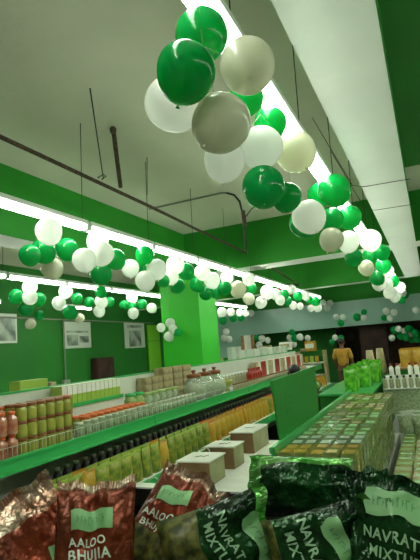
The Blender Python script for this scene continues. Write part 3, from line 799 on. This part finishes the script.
# ------------------------------------------------------------------ central display of tea cartons
TX0, TX1, TY0 = -1.1, -0.55, 3.32
g = tag(empty('display_counter', (-0.82, TY0, 0)), 'long central display counter full of small shiny tea cartons', 'counter')
MB().box(-0.27, 0.27, 0, 3.62, 0.0, 0.33).build('counter_base', 'white_metal', g)
MB().box(-0.30, -0.275, 0, 3.62, 0.0, 0.86).build('side_panel', 'green_shelf', g)
MB().box(-0.315, -0.275, 0, 3.62, 0.86, 0.905, b=0.004).build('green_rail', 'green_shelf', g)
MB().box(0.32, 1.35, 0.45, 4.5, 0.0, 0.3).build('well_base', 'white_metal', g)
n_t = 0
def tea(m):
    t = MB().box(-0.0505, 0.0505, -0.074, 0.074, 0, 0.172, 1, b=0.005)
    # band of the box front facing +X and +Y sides stay plain
    o = t.build('tea_carton', [m, 'tea_side'])
    for p in o.data.polygons:
        if p.normal.z > 0.5: p.material_index = 0
    tag(o, 'tea', 'carton')
    MB().box(-0.036, 0.036, -0.05, 0.05, 0.1715, 0.173).build('carton_label', {'tea0': 'yellow', 'tea1': 'poster', 'tea2': 'label_green', 'tea3': 'tea4', 'tea4': 'beige', 'tea5': 'beige'}[m], o)  # top labels; their paler colours also stand in for lamp highlights
    MB().box(0.052, 0.0535, -0.055, 0.055, 0.03, 0.14).build('front_label', m, o)
    return o
TK = [Kind(tea('tea%d' % i)) for i in range(6)]
TN = ['gold', 'blue-grey', 'olive', 'green', 'brown', 'deep green']
order = [0, 0, 1, 1, 2, 2, 3, 2, 3, 2, 5, 3, 3, 4, 4, 3, 3, 2, 4, 4, 3, 5, 3, 4, 4, 2, 3, 3, 4, 4, 3, 5, 3, 4]
for j in range(21):
    for i in range(5):
        c = order[j]
        if random.random() < 0.12 and j > 5: c = random.choice([2, 3, 4])
        for tier in ((0, 1, 2) if i == 4 or j == 0 else (2,)):
            if tier < 2 and j > 16: continue
            if i == 4 and tier < 2 and j == 0 and False: continue
            top_ = tier == 2
            o = TK[c].put((-1.042 + i * 0.1095, TY0 + 0.09 + j * 0.168, 0.333 + tier * 0.1775 + (random.uniform(0.001, 0.006) if top_ else 0)), random.uniform(-0.05, 0.05),
                      '%s tea carton %s of the central counter' % (TN[c], 'in the top layer' if tier == 2 else 'in the lower layers'), 'tea cartons on the central counter')
            if top_:
                o.rotation_euler.x = random.uniform(-0.035, 0.035)
                o.rotation_euler.y = random.uniform(-0.05, 0.05)
MB().box(-0.27, 0.155, 0.18, 3.6, 0.33, 0.685).build('filler_block', 'carton_brown', g)
# lower well on the right, packed with pale boxes
def wellbox(m):
    t = tag(empty('soap_box'), 'soap', 'box')
    MB().box(-0.075, 0.075, -0.09, 0.09, 0, 0.1, b=0.006).build('box_body', m, t)
    MB().box(-0.055, 0.055, -0.03, 0.03, 0.1, 0.1015).build('box_label', 'label_green', t)
    return t
WK = [Kind(wellbox('yellow_green')), Kind(wellbox('tea2')), Kind(wellbox('beige')), Kind(wellbox('tea1'))]
for j in range(19):
    for i in range(5):
        c = 3 if j < 1 else random.choice([0, 1, 1, 0, 1, 2])
        WK[c].put((-0.395 + i * 0.165, 3.86 + j * 0.2, 0.3), random.uniform(-0.05, 0.05),
                  '%s box packed in the low well on the right' % ['yellow-green', 'olive', 'beige', 'blue-grey'][c], 'boxes packed in the low right well')

# green divider board
sg = tag(empty('divider_board', (-1.13, 3.50, PZ)), 'upright green divider board at the near corner of the tea cartons', 'board')
ang = 0.0
MB().add([(-0.008, 0.08, 0.38), (0.008, 0.08, 0.38), (0.008, 1.43, 0.34), (-0.008, 1.43, 0.34),
          (-0.008, 0.0, 0.825), (0.008, 0.0, 0.825), (0.008, 1.47, 0.84), (-0.008, 1.47, 0.84)],
         [(0, 3, 2, 1), (4, 5, 6, 7), (0, 1, 5, 4), (1, 2, 6, 5), (2, 3, 7, 6), (3, 0, 4, 7)]).build('board', 'green_sign', sg)
MB().box(-0.012, 0.012, 0.2, 0.26, 0.0, 0.40).box(-0.012, 0.012, 1.2, 1.26, 0.0, 0.38).build('board_foot', 'green_shelf', sg)
mb = MB()
for k in range(3):
    mb.tube([(0.0095, 0.35 + 0.07 * math.cos(a), 0.56 + k * 0.05 + 0.02 * math.sin(a)) for a in [u * 0.5 for u in range(0, 9 - k)]], 0.0035, 4)
mb.build('faint_emblem', 'green', sg)

# things further along the counter
cg = Kind(pouch('green_pouch', 0.26, 0.34, 0.1, 'chip', 'chip'))
gp = [(-1.18, 7.25, 0.86, 0.55), (-1.2, 7.7, 0.88, 0.5), (-1.05, 7.9, 0.86, 0.6), (-1.22, 8.3, 0.86, 0.45), (-1.0, 8.55, 0.86, 0.4), (-1.2, 8.9, 0.86, 0.5), (-1.02, 9.2, 0.86, 0.5), (-1.2, 9.6, 0.86, 0.4)]
cb = tag(empty('side_ledge', (-1.29, 6.95, 0)), 'low green ledge beside the counter holding bright green pouches', 'ledge')
MB().box(-0.3, 0.45, 0.05, 3.4, 0.82, 0.85, b=0.004).build('ledge_top', 'green_shelf', cb)
MB().box(-0.28, 0.43, 0.08, 3.35, 0, 0.82).build('ledge_base', 'green_wall', cb)

for k, (x, y, z, r) in enumerate(gp):
    o = cg.put((x + 0.04, y, 0.853), -1.2 + r, 'bright green snack pouch, %s from the near end of the heap on the ledge' % ORD[k], 'bright green pouches on the ledge')
fp = tag(empty('flat_package', (-1.80, 7.5, 0)), 'long dark green package lying left of the bright green pouches', 'package')
MB().lathe([(0.01, -0.45), (0.06, -0.4), (0.085, -0.2), (0.085, 0.2), (0.06, 0.4), (0.01, 0.45)], 14).build('package_body', 'green_fill', fp, (0, 0, 0.9), (math.pi / 2, 0, -0.1))
MB().box(-0.12, 0.12, -0.4, 0.4, 0.0, 0.81).build('package_stand', 'dark_brown', fp)
bk = Kind(jar('ketchup_bottle', 'bottle', 0.033, 0.15, 'glass_fill', 'black', 0.035, 0.55))
bc = Kind(jar('drink_bottle', 'bottle', 0.036, 0.17, 'paper', 'red', 0.035, 0.6))
rk = tag(empty('bottle_rack', (-0.5, 8.0, 0)), 'raised rack across the well holding black capped bottles', 'rack')
MB().box(-0.28, 0.42, -0.12, 0.5, 0.79, 0.81, b=0.003).build('rack_top', 'white_metal', rk)
MB().box(-0.28, 0.42, -0.1, 0.5, 0.42, 0.79).build('rack_front', 'clear_block', rk)
MB().box(-0.28, 0.42, 0.14, 0.16, 0.81, 0.95).box(-0.28, 0.42, 0.14, 0.5, 0.94, 0.955).build('rack_step', 'white_metal', rk)
for k in range(7):
    bk.put((-0.74 + k * 0.092, 7.92, 0.81), 0, 'small bottle with black cap in the front row of the rack', 'black capped bottles on the rack')
    if k in (1, 2, 4, 5): bc.put((-0.74 + k * 0.092, 8.2, 0.955), 0, 'white bottle with red cap on the upper step of the rack', 'red capped bottles on the rack')
yk = Kind(pouch('yellow_pouch', 0.2, 0.3, 0.09, 'yellow', 'yellow'))
ys = tag(empty('shelf_stand', (-0.3, 8.95, 0)), 'tall stand behind the bottles holding yellow and orange pouches', 'stand')
MB().box(-0.33, 0.6, -0.15, 2.0, 1.02, 1.05, b=0.004).build('stand_top', 'wood', ys)
MB().box(-0.3, 0.57, -0.12, 1.97, 0, 1.02).build('stand_body', 'green_wall', ys)
for k in range(12):
    yk.put((-0.45 + (k % 4) * 0.2, 8.95 + (k // 4) * 0.35, 1.05), -1.4 + random.uniform(-0.3, 0.3), 'yellow snack pouch in the %s row on the tall stand' % ['front', 'middle', 'back'][k // 4], 'yellow pouches on the tall stand')
cl = Kind(pouch('clear_bag', 0.2, 0.22, 0.12, 'clear_block', 'white_metal'))
for k in range(6):
    cl.put((-0.42 + (k % 3) * 0.17, 6.55 + (k // 3) * 0.3, 0.41), -1.4 + 0.3 * (k % 2), 'clear crinkled bag lying in the well in front of the bottle rack', 'clear bags in the well')
for k, (x, y, h) in enumerate([(-1.12, 9.7, 0.5), (-0.95, 9.9, 0.52)]):
    t = MB().lathe([(0.03, 0), (0.1, 0.03), (0.085, h * 0.5), (0.06, h), (0.04, h)], 12).build('tapered_roll', 'beige')
    tag(t, ['pale tapered roll standing behind the green pouches, left of two', 'pale tapered roll standing behind the green pouches, right of two'][k], 'roll').location = (x, y, 0.85)

# ------------------------------------------------------------------ shelves and goods in the back of the hall
def back_rack(x, y, w, h, rows, lb, cols_, goods, glab, rz=0.0):
    t = tag(empty('goods_rack', (x, y, 0), rz), lb, 'rack')
    MB().box(-w / 2, -w / 2 + 0.04, 0, 0.4, 0, h).build('side_frame', 'beige', t)
    MB().box(w / 2 - 0.04, w / 2, 0, 0.4, 0, h).build('side_frame', 'beige', t)
    MB().box(-w / 2, w / 2, 0.37, 0.4, 0.05, h).build('rack_back', 'green_wall', t)
    zs = [h * (k + 0.35) / (rows + 0.3) for k in range(rows)]
    for zz in zs:
        MB().box(-w / 2 + 0.04, w / 2 - 0.04, 0, 0.37, zz - 0.025, zz).build('rack_shelf', 'white_metal', t)
    n = int(w / 0.13) - 1
    for ri, zz in enumerate(zs):
        for k in range(n):
            if random.random() < 0.1: continue
            gk = random.choice(goods)
            xx = -w / 2 + 0.12 + k * (w - 0.2) / n
            gk[0].put((x + xx, y + 0.1, zz), 0, '%s on the %s shelf of %s' % (gk[1], ['lowest', 'second', 'third', 'fourth', 'fifth'][ri], glab), 'goods on ' + glab)
wp1 = Kind(carton('white_tub', 0.085, 0.085, 0.13, 'black', 'paper', 'tub'))
wp2 = Kind(carton('beige_tub', 0.085, 0.085, 0.17, 'red', 'beige', 'tub'))
wp3 = Kind(carton('dark_tub', 0.085, 0.085, 0.15, 'paper', 'dark_brown', 'tub'))
wp4 = Kind(carton('yellow_tub', 0.085, 0.085, 0.16, 'yellow', 'yellow', 'tub'))
wp5 = Kind(carton('lime_tub', 0.085, 0.085, 0.16, 'paper', 'lime_box', 'tub'))
G = [(wp1, 'white tub with black lid'), (wp2, 'beige tub with red lid'), (wp3, 'dark tub with white lid'), (wp4, 'yellow tub'), (wp5, 'lime tub')]
back_rack(-4.0, 13.0, 1.5, 1.42, 5, 'white rack of small white and black tubs under the far panel', 9, [G[0], G[0], G[2]], 'the white rack')
back_rack(-2.95, 12.6, 0.75, 1.35, 4, 'narrow rack of lime and yellow goods left of the man in yellow', 5, [G[3], G[4], G[1]], 'the narrow rack')
back_rack(-5.6, 14.0, 1.2, 1.3, 4, 'rack of pale goods left of the white rack', 9, [G[0], G[4], G[1]], 'the rack of pale goods')
for x, y, z0, sx, sz, m, lb in [(-3.75, 13.25, 1.42, 0.3, 0.22, 'paper', 'white carton on top of the white rack'), (-4.35, 13.25, 1.42, 0.32, 0.16, 'beige', 'beige carton on top of the white rack'),
                                (-2.95, 12.8, 1.35, 0.26, 0.26, 'yellow', 'yellow carton on top of the narrow rack'), (-5.5, 14.2, 1.3, 0.35, 0.15, 'label_green', 'pale green carton on top of the rack of pale goods')]:
    t = tag(empty('storage_carton', (x, y, z0)), lb, 'box')
    MB().box(-sx / 2, sx / 2, -0.12, 0.12, 0, sz, b=0.006).build('box_body', m, t)
    MB().box(-sx / 2 + 0.02, sx / 2 - 0.02, -0.123, -0.12, sz * 0.3, sz * 0.75).build('box_label', 'paper' if m != 'paper' else 'beige', t)
dp = tag(empty('doorway_post', (-6.1, 16.6, 0)), 'wooden doorway post with a pale strip beneath the far panel', 'post')
MB().box(-0.26, -0.14, 0, 0.12, 0, 2.0, b=0.01).box(0.12, 0.24, 0, 0.12, 0, 2.0, b=0.01).build('post_frame', 'wood', dp)
MB().box(-0.14, 0.12, 0.04, 0.10, 0, 2.0).build('pale_panel', 'paper', dp)
dc = tag(empty('dark_cabinet', (-1.3, 17.6, 0)), 'tall dark brown cabinet in the dim opening beyond the man in yellow', 'cabinet')
MB().box(-1.0, -0.1, 0, 0.5, 0, 1.95, b=0.01).build('cabinet_body', 'dark_brown', dc)
MB().box(-0.92, -0.18, -0.02, 0, 0.1, 1.85, b=0.01).build('cabinet_door', 'dark_brown', dc)

# ------------------------------------------------------------------ people
def skin_mesh(name, joints, edges, m, parent, sub=2):
    me = bpy.data.meshes.new(name)
    me.from_pydata([j[:3] for j in joints], edges, [])
    o = bpy.data.objects.new(name, me)
    COL.objects.link(o)
    mod = o.modifiers.new('skin', 'SKIN')
    for i, j in enumerate(joints):
        sv = me.skin_vertices[0].data[i]
        sv.radius = (j[3], j[4] if len(j) > 4 else j[3])
        sv.use_root = (i == 0)
    s = o.modifiers.new('sub', 'SUBSURF'); s.levels = sub; s.render_levels = sub
    bpy.context.view_layer.update()
    dg = bpy.context.evaluated_depsgraph_get()
    m2 = bpy.data.meshes.new_from_object(o.evaluated_get(dg))
    o.modifiers.clear()
    o.data = m2
    m2.materials.clear(); m2.materials.append(M[m])
    for p in m2.polygons: p.use_smooth = True
    if parent: o.parent = parent
    return o
def person(loc, rz, H_, shirt, lb, lean=0.0):
    t = tag(empty('person', loc, rz), lb, 'person')
    k = H_ / 1.66
    def P(x, y, z, *r):
        # bend everything above the hip forward (local -Y is forward)
        if z > 0.92 and lean:
            dz, dy = z - 0.92, y
            y = dy * math.cos(lean) - dz * math.sin(lean)
            z = 0.92 + dz * math.cos(lean) + dy * -math.sin(lean) * -1
        return (x * k, y * k, z * k, *[q * k for q in r])
    J = [P(0, 0, 0.93, .13, .10), P(0, 0.01, 1.12, .12, .09), P(0, 0.0, 1.30, .14, .09), P(0, 0.01, 1.39, .055), P(0, -0.01, 1.46, .05), P(0, -0.015, 1.53, .085, .095), P(0, -0.01, 1.60, .065, .075),
         P(-.17, 0.01, 1.33, .055), P(-.24, 0.02, 1.07, .042), P(-.22, -0.13, 0.86, .032), P(-.21, -0.19, 0.80, .03, .02), P(.17, 0.01, 1.33, .055), P(.24, 0.02, 1.07, .042), P(.22, -0.13, 0.86, .032), P(.21, -0.19, 0.80, .03, .02),
         P(-.09, 0, 0.86, .085), P(-.10, -0.01, 0.47, .058), P(-.10, 0.02, 0.08, .04), P(-.10, -0.12, 0.035, .035), P(.09, 0, 0.86, .085), P(.10, -0.01, 0.47, .058), P(.10, 0.02, 0.08, .04), P(.10, -0.12, 0.035, .035)]
    E = [(0, 1), (1, 2), (2, 3), (3, 4), (4, 5), (5, 6), (2, 7), (7, 8), (8, 9), (9, 10), (2, 11), (11, 12), (12, 13), (13, 14), (0, 15), (15, 16), (16, 17), (17, 18), (0, 19), (19, 20), (20, 21), (21, 22)]
    # fingers: short chains rooted in each palm
    for pi_, sx in ((10, -1), (14, 1)):
        for f in range(5):
            a = (f - 2) * 0.016
            b0 = len(J)
            bx, by, bz = (.21 * sx + a, -0.215, 0.775)
            ln = [0.03, 0.04, 0.045, 0.042, 0.033][f]
            if f == 0: bx, by, bz = (.21 * sx - 0.03 * sx, -0.19, 0.80)
            J.append(P(bx, by, bz, .009)); J.append(P(bx, by - ln * 0.5, bz - ln, .008)); J.append(P(bx, by - ln * 0.3, bz - ln * 1.8, .007))
            E += [(pi_, b0), (b0, b0 + 1), (b0 + 1, b0 + 2)]
    skin_mesh('body', J, E, 'skin', t)
    S = [P(0, 0, 0.88, .165, .125), P(0, 0.01, 1.10, .155, .115), P(0, 0.0, 1.29, .17, .115), P(0, 0.01, 1.375, .07, .07), P(-.18, 0.01, 1.325, .075), P(-.245, 0.02, 1.09, .065), P(.18, 0.01, 1.325, .075), P(.245, 0.02, 1.09, .065)]
    skin_mesh('shirt', S, [(0, 1), (1, 2), (2, 3), (2, 4), (4, 5), (2, 6), (6, 7)], shirt, t)
    T = [P(0, 0, 0.9, .14, .115), P(-.095, 0, 0.80, .105), P(-.10, -0.01, 0.47, .08), P(-.10, 0.02, 0.12, .07), P(.095, 0, 0.80, .105), P(.10, -0.01, 0.47, .08), P(.10, 0.02, 0.12, .07)]
    skin_mesh('trousers', T, [(0, 1), (1, 2), (2, 3), (0, 4), (4, 5), (5, 6)], 'trousers', t)
    hc = P(0, 0.012, 1.575)
    rr = 0.098 * k
    hb = MB()
    vs = []; fs = []
    n, m_ = 20, 12
    for j in range(m_ + 1):
        th = math.pi * j / m_
        for i in range(n):
            a = 2 * math.pi * i / n
            x, y, z = math.sin(th) * math.cos(a), math.sin(th) * math.sin(a), math.cos(th)
            # fuller at the back and crown, cut away over the face
            r = rr * (1.0 if (z > 0.25 or y > -0.15) else 0.72)
            w = 1 + 0.05 * noise.noise(Vector((x * 5, y * 5, z * 5)))
            vs.append((hc[0] + x * r * 0.92 * w, hc[1] + y * r * 1.08 * w, hc[2] + z * r * (0.95 if z > 0 else 0.8) * w))
    for j in range(m_):
        for i in range(n):
            i2 = (i + 1) % n
            fs.append((j * n + i, (j + 1) * n + i, (j + 1) * n + i2, j * n + i2))
    hb.add(vs, fs, 0, True).build('hair', 'hair', t)
    for s in (-1, 1):
        e = P(s * 0.088, -0.01, 1.53)
        MB().lathe([(0.004, -0.03 * k), (0.014 * k, -0.02 * k), (0.017 * k, 0.01 * k), (0.006 * k, 0.03 * k)], 8, c=e[:3]).build('ear', 'skin', t)
        e = P(s * 0.034, -0.105, 1.545)
        MB().lathe([(0.002, -0.008), (0.011 * k, 0), (0.002, 0.008)], 8, c=e[:3]).build('eye', 'black', t)
    e = P(0, -0.115, 1.515)
    MB().lathe([(0.016 * k, -0.02), (0.012 * k, 0), (0.004, 0.03)], 8, c=e[:3]).build('nose', 'skin', t)
    e = P(0, -0.102, 1.478)
    MB().box(e[0] - 0.024, e[0] + 0.024, e[1] - 0.006, e[1], e[2] - 0.006, e[2] + 0.006, b=0.003).build('mouth', 'shirt_red', t)
    return t
person((-2.16, 12.9, 0), math.pi * 0.93, 1.63, 'shirt', 'person in a yellow shirt standing with the back turned beyond the green divider')
person((-1.58, 5.85, 0), math.pi * 1.1, 1.35, 'shirt_red', 'person whose black hair shows just above the green divider board')

# ------------------------------------------------------------------ snack packets in the foreground bin
bn = tag(empty('snack_bin', (-0.55, 1.05, 0)), 'dark open bin holding the snack packets in the foreground', 'bin')
MB().box(-0.75, 0.80, -0.55, 0.80, 0.90, 0.93).build('bin_floor', 'black', bn)
MB().box(-0.75, 0.80, 0.78, 0.80, 0.93, 1.05).box(-0.75, -0.73, -0.55, 0.78, 0.93, 1.05).box(0.78, 0.80, -0.55, 0.78, 0.93, 1.05).build('bin_wall', 'black', bn)
MB().box(-0.70, 0.75, -0.5, 0.75, 0.0, 0.90).build('bin_base', 'black', bn)

def pk_surf(u, v, w, h, t, seed, side=-1):
    """Point on a crumpled pillow pack: u in -1..1, v in 0..1 (0 bottom), front faces -Y."""
    prof = max(0.0, 1 - abs(u) ** 2.8) ** 0.62
    ev = 1.0
    if v < 0.10: ev = max(0.0, v / 0.10) ** 0.6
    if v > 0.68: ev = max(0.0, (0.94 - v) / 0.26) ** 0.75 if v < 0.94 else 0.0
    th = t / 2 * prof * ev
    q = Vector((u * 1.6 + seed, v * 2.2, seed * 1.7))
    nz = noise.noise(q * 1.3) * 0.018 + (abs(noise.noise(q * 2.3)) - 0.2) * 0.016 * (0.35 if v < 0.8 else 1.3)
    crease = math.sin(u * 13 + 5 * noise.noise(q * 2)) * 0.004 * max(0, (v - 0.62) / 0.38)
    x = u * w / 2 * (1 - 0.07 * math.sin(math.pi * min(1, v)) + 0.03 * noise.noise(Vector((seed, v * 3, side))))
    y = side * (th + (nz * min(1, prof * 1.5) * min(1, ev + 0.15) if abs(u) < 0.999 else 0)) + (crease if v > 0.6 else 0)
    y += 0.014 * math.sin(u * 2.2 + seed) * v + 0.02 * max(0, v - 0.9) / 0.1 * math.sin(seed * 3)
    z = v * h + 0.010 * noise.noise(Vector((u * 2 + seed, 0, 5))) * v * 2
    return Vector((x, y, z))

def packet(loc, rot, w, h, t, seed, mats, lb, group, bands, sticker=None, texts=(), tcol='letter'):
    """mats: body, top band; bands: function v,u -> material index."""
    nu, nv = 44, 56
    mb = MB()
    for side in (-1, 1):
        vs = []; fs = []
        for j in range(nv + 1):
            for i in range(nu + 1):
                vs.append(pk_surf(i / nu * 2 - 1, j / nv, w, h, t, seed, side))
        for j in range(nv):
            for i in range(nu):
                q = (j * (nu + 1) + i, j * (nu + 1) + i + 1, (j + 1) * (nu + 1) + i + 1, (j + 1) * (nu + 1) + i)
                fs.append(q if side == -1 else q[::-1])
        b = len(mb.v)
        mb.v += [tuple(v) for v in vs]
        for n_, f in enumerate(fs):
            j, i = divmod(n_, nu)
            mb.f.append(tuple(b + a for a in f)); mb.sm.append(True)
            mb.mi.append(bands((j + 0.5) / nv, (i + 0.5) / nu * 2 - 1))
    o = mb.build('snack_packet', mats)
    o.location = loc
    o.rotation_euler = rot
    tag(o, lb, 'packet', group)
    # crimped top seal
    sl = MB(); vs = []; fs = []
    n = 60
    for i in range(n + 1):
        u = i / n * 2 - 1
        for k in range(3):
            v = 0.94 + 0.03 * k
            p = pk_surf(u, v, w, h, t, seed, -1)
            p.y += -0.003 - 0.0015 * (i % 2)
            vs.append(p)
    for i in range(n):
        for k in range(2):
            fs.append((i * 3 + k, (i + 1) * 3 + k, (i + 1) * 3 + k + 1, i * 3 + k + 1))
    sl.add(vs, fs, 0, False).build('crimped_seal', mats[-1], o)
    def onto(x, z, off):
        # flat pack coordinates (metres from centre-bottom) to the surface, pushed outwards
        u, v = max(-0.97, min(0.97, x / (w / 2))), max(0.02, min(0.99, z / h))
        p = pk_surf(u, v, w, h, t, seed, -1)
        e = 0.01
        pu = pk_surf(min(0.99, u + e), v, w, h, t, seed, -1) - p
        pv = pk_surf(u, min(1, v + e), w, h, t, seed, -1) - p
        nrm = pu.cross(pv)
        if nrm.length: nrm.normalize()
        if nrm.y > 0: nrm = -nrm
        return p + nrm * off
    if sticker:
        sx, sz, sw, sh, sa, shape = sticker
        ca, sa_ = math.cos(sa), math.sin(sa)
        n = 12; vs = []; fs = []
        for j in range(n + 1):
            for i in range(n + 1):
                a, b = (i / n - 0.5) * sw, (j / n - 0.5) * sh
                if shape == 'wavy': b *= 1 - 0.12 * math.cos(a / sw * 9) ; a *= 1 + 0.05 * math.cos(b / sh * 6)
                vs.append(onto(sx + a * ca - b * sa_, sz + a * sa_ + b * ca, 0.0028))
        for j in range(n):
            for i in range(n):
                fs.append((j * (n + 1) + i, j * (n + 1) + i + 1, (j + 1) * (n + 1) + i + 1, (j + 1) * (n + 1) + i))
        st = MB().add(vs, fs, 0, True).build('label_sticker', 'label_green', o)
        mk = MB()
        rr = random.Random(seed)
        for k in range(9):
            a0 = -0.36 * sw + k * 0.08 * sw
            hh = rr.uniform(0.12, 0.2) * sh
            for (da, db, dc_, dd) in ((0, -hh, 0.018 * sw, hh), (0, hh * 0.6, 0.055 * sw, hh) if k % 2 else (0, -hh * 0.2, 0.05 * sw, hh * 0.2)):
                qs = []
                for (a, b) in ((a0 + da, db), (a0 + dc_, db), (a0 + dc_, dd), (a0 + da, dd)):
                    qs.append(onto(sx + a * ca - b * sa_, sz + a * sa_ + b * ca, 0.0042))
                mk.add(qs, [(0, 1, 2, 3)])
        mk.build('label_marks', 'label_mark', st)
    for (txt, tx, tz, size, ang) in texts:
        cu = bpy.data.curves.new('lettering', 'FONT')
        cu.body = txt
        cu.size = size
        cu.align_x = 'CENTER'
        cu.align_y = 'CENTER'
        cu.offset = size * 0.022
        cu.space_character = 1.1
        cu.resolution_u = 3
        co = bpy.data.objects.new('lettering_source', cu)
        COL.objects.link(co)
        bpy.context.view_layer.update()
        me = bpy.data.meshes.new_from_object(co.evaluated_get(bpy.context.evaluated_depsgraph_get()))
        bpy.data.objects.remove(co)
        bm = bmesh.new(); bm.from_mesh(me)
        for _ in range(2):
            lng = [e for e in bm.edges if e.calc_length() > size * 0.3]
            if lng: bmesh.ops.subdivide_edges(bm, edges=lng, cuts=2)
        bmesh.ops.triangulate(bm, faces=bm.faces[:])
        ca, sa_ = math.cos(ang), math.sin(ang)
        for v in bm.verts:
            a, b = v.co.x * 0.95, v.co.y
            v.co = onto(tx + a * ca - b * sa_, tz + a * sa_ + b * ca, 0.004)
        bm.to_mesh(me); bm.free()
        me.name = 'lettering'
        me.materials.clear(); me.materials.append(M[tcol])
        lo = bpy.data.objects.new('lettering', me)
        COL.objects.link(lo)
        lo.parent = o
    return o
R_ = math.radians
GR, GG = 'red snack packets in the bin', 'green snack packets in the bin'
packet((-0.779, 0.859, 1.118), (-0.391, -0.457, 0.967), 0.2, 0.25, 0.07, 1.3,
       ['foil_red', 'foil_gold', 'dark_brown', 'foil_gold'], 'red snack packet with a silver top at the left edge of the bin', GR,
       lambda v, u: 1 if v > 0.72 else (2 if v < 0.30 else 0),
       (0.035, 0.075, 0.036, 0.055, -0.2, 'flat'))
packet((-0.650, 0.789, 1.142), (-0.315, 0.083, 0.652), 0.165, 0.235, 0.06, 2.7,
       ['foil_red', 'foil_gold', 'dark_brown', 'foil_gold'], 'red snack packet reading AALOO BHUJIA with a pale green label', GR,
       lambda v, u: 1 if v > 0.93 else 0,
       (-0.008, 0.162, 0.085, 0.036, 0.04, 'flat'),
       (('AALOO', -0.014, 0.122, 0.021, 0.08), ('BHUJIA', -0.010, 0.100, 0.025, 0.08),))
packet((-0.624, 0.921, 1.154), (-0.620, 0.534, 0.183), 0.17, 0.24, 0.06, 4.1,
       ['foil_red', 'foil_gold', 'snack_print', 'foil_gold'], 'red snack packet tilted over beside the green packets with its corner up', GR,
       lambda v, u: 1 if v > 0.90 else (2 if v < 0.34 else 0),
       (-0.022, 0.165, 0.075, 0.036, 0.12, 'flat'),
       (('AALOO', -0.032, 0.115, 0.022, 0.1), ('BHUJIA', -0.030, 0.092, 0.022, 0.1),))
packet((-0.631, 1.039, 1.044), (-0.176, -0.137, 0.583), 0.16, 0.22, 0.06, 5.5,
       ['foil_green', 'snack_print', 'foil_green'], 'dark green packet with a snack picture in the gap below the tilted red packet', GG,
       lambda v, u: 1 if 0.35 < v < 0.85 and abs(u) < 0.75 else 0,
       None)
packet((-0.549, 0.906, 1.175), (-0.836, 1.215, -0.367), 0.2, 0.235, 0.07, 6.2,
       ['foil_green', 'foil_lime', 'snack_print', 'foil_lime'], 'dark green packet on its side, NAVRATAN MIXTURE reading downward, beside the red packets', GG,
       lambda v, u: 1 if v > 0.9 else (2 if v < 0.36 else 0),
       (0.01, 0.20, 0.13, 0.038, 0.02, 'wavy'),
       (('NAVRATAN', -0.012, 0.142, 0.025, 0.14), ('MIXTURE', -0.012, 0.112, 0.027, 0.14),), 'letter_green')
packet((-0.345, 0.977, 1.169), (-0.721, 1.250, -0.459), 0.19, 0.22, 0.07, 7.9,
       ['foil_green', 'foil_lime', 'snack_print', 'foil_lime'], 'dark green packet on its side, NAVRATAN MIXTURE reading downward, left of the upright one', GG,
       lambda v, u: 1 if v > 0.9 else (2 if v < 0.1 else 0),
       (-0.012, 0.145, 0.12, 0.036, 0.25, 'wavy'),
       (('NAVRATAN', -0.012, 0.088, 0.027, 0.1), ('MIXTURE', -0.012, 0.056, 0.027, 0.1),), 'letter_green')
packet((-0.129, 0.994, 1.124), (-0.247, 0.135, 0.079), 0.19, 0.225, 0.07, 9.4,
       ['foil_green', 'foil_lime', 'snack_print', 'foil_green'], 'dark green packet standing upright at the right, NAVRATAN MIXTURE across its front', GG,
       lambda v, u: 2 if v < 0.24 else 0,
       (0.0, 0.175, 0.11, 0.044, 0.0, 'wavy'),
       (('NAVRATAN', 0.012, 0.118, 0.026, -0.05), ('MIXTURE', 0.008, 0.089, 0.026, -0.05),), 'letter_green')
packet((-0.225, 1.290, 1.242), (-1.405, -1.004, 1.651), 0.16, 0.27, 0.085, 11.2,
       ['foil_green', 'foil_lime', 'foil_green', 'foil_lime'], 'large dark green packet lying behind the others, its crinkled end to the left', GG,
       lambda v, u: 1 if v > 0.88 or u > 0.6 else 0,  # lime upper side is a lamp highlight put into the colour
       None)
packet((-0.173, 1.149, 1.117), (-0.210, -0.068, 0.170), 0.13, 0.2, 0.06, 12.8,
       ['foil_green', 'foil_lime', 'foil_green'], 'green packet peeking out behind the upright one at the right', GG,
       lambda v, u: 0,
       None)
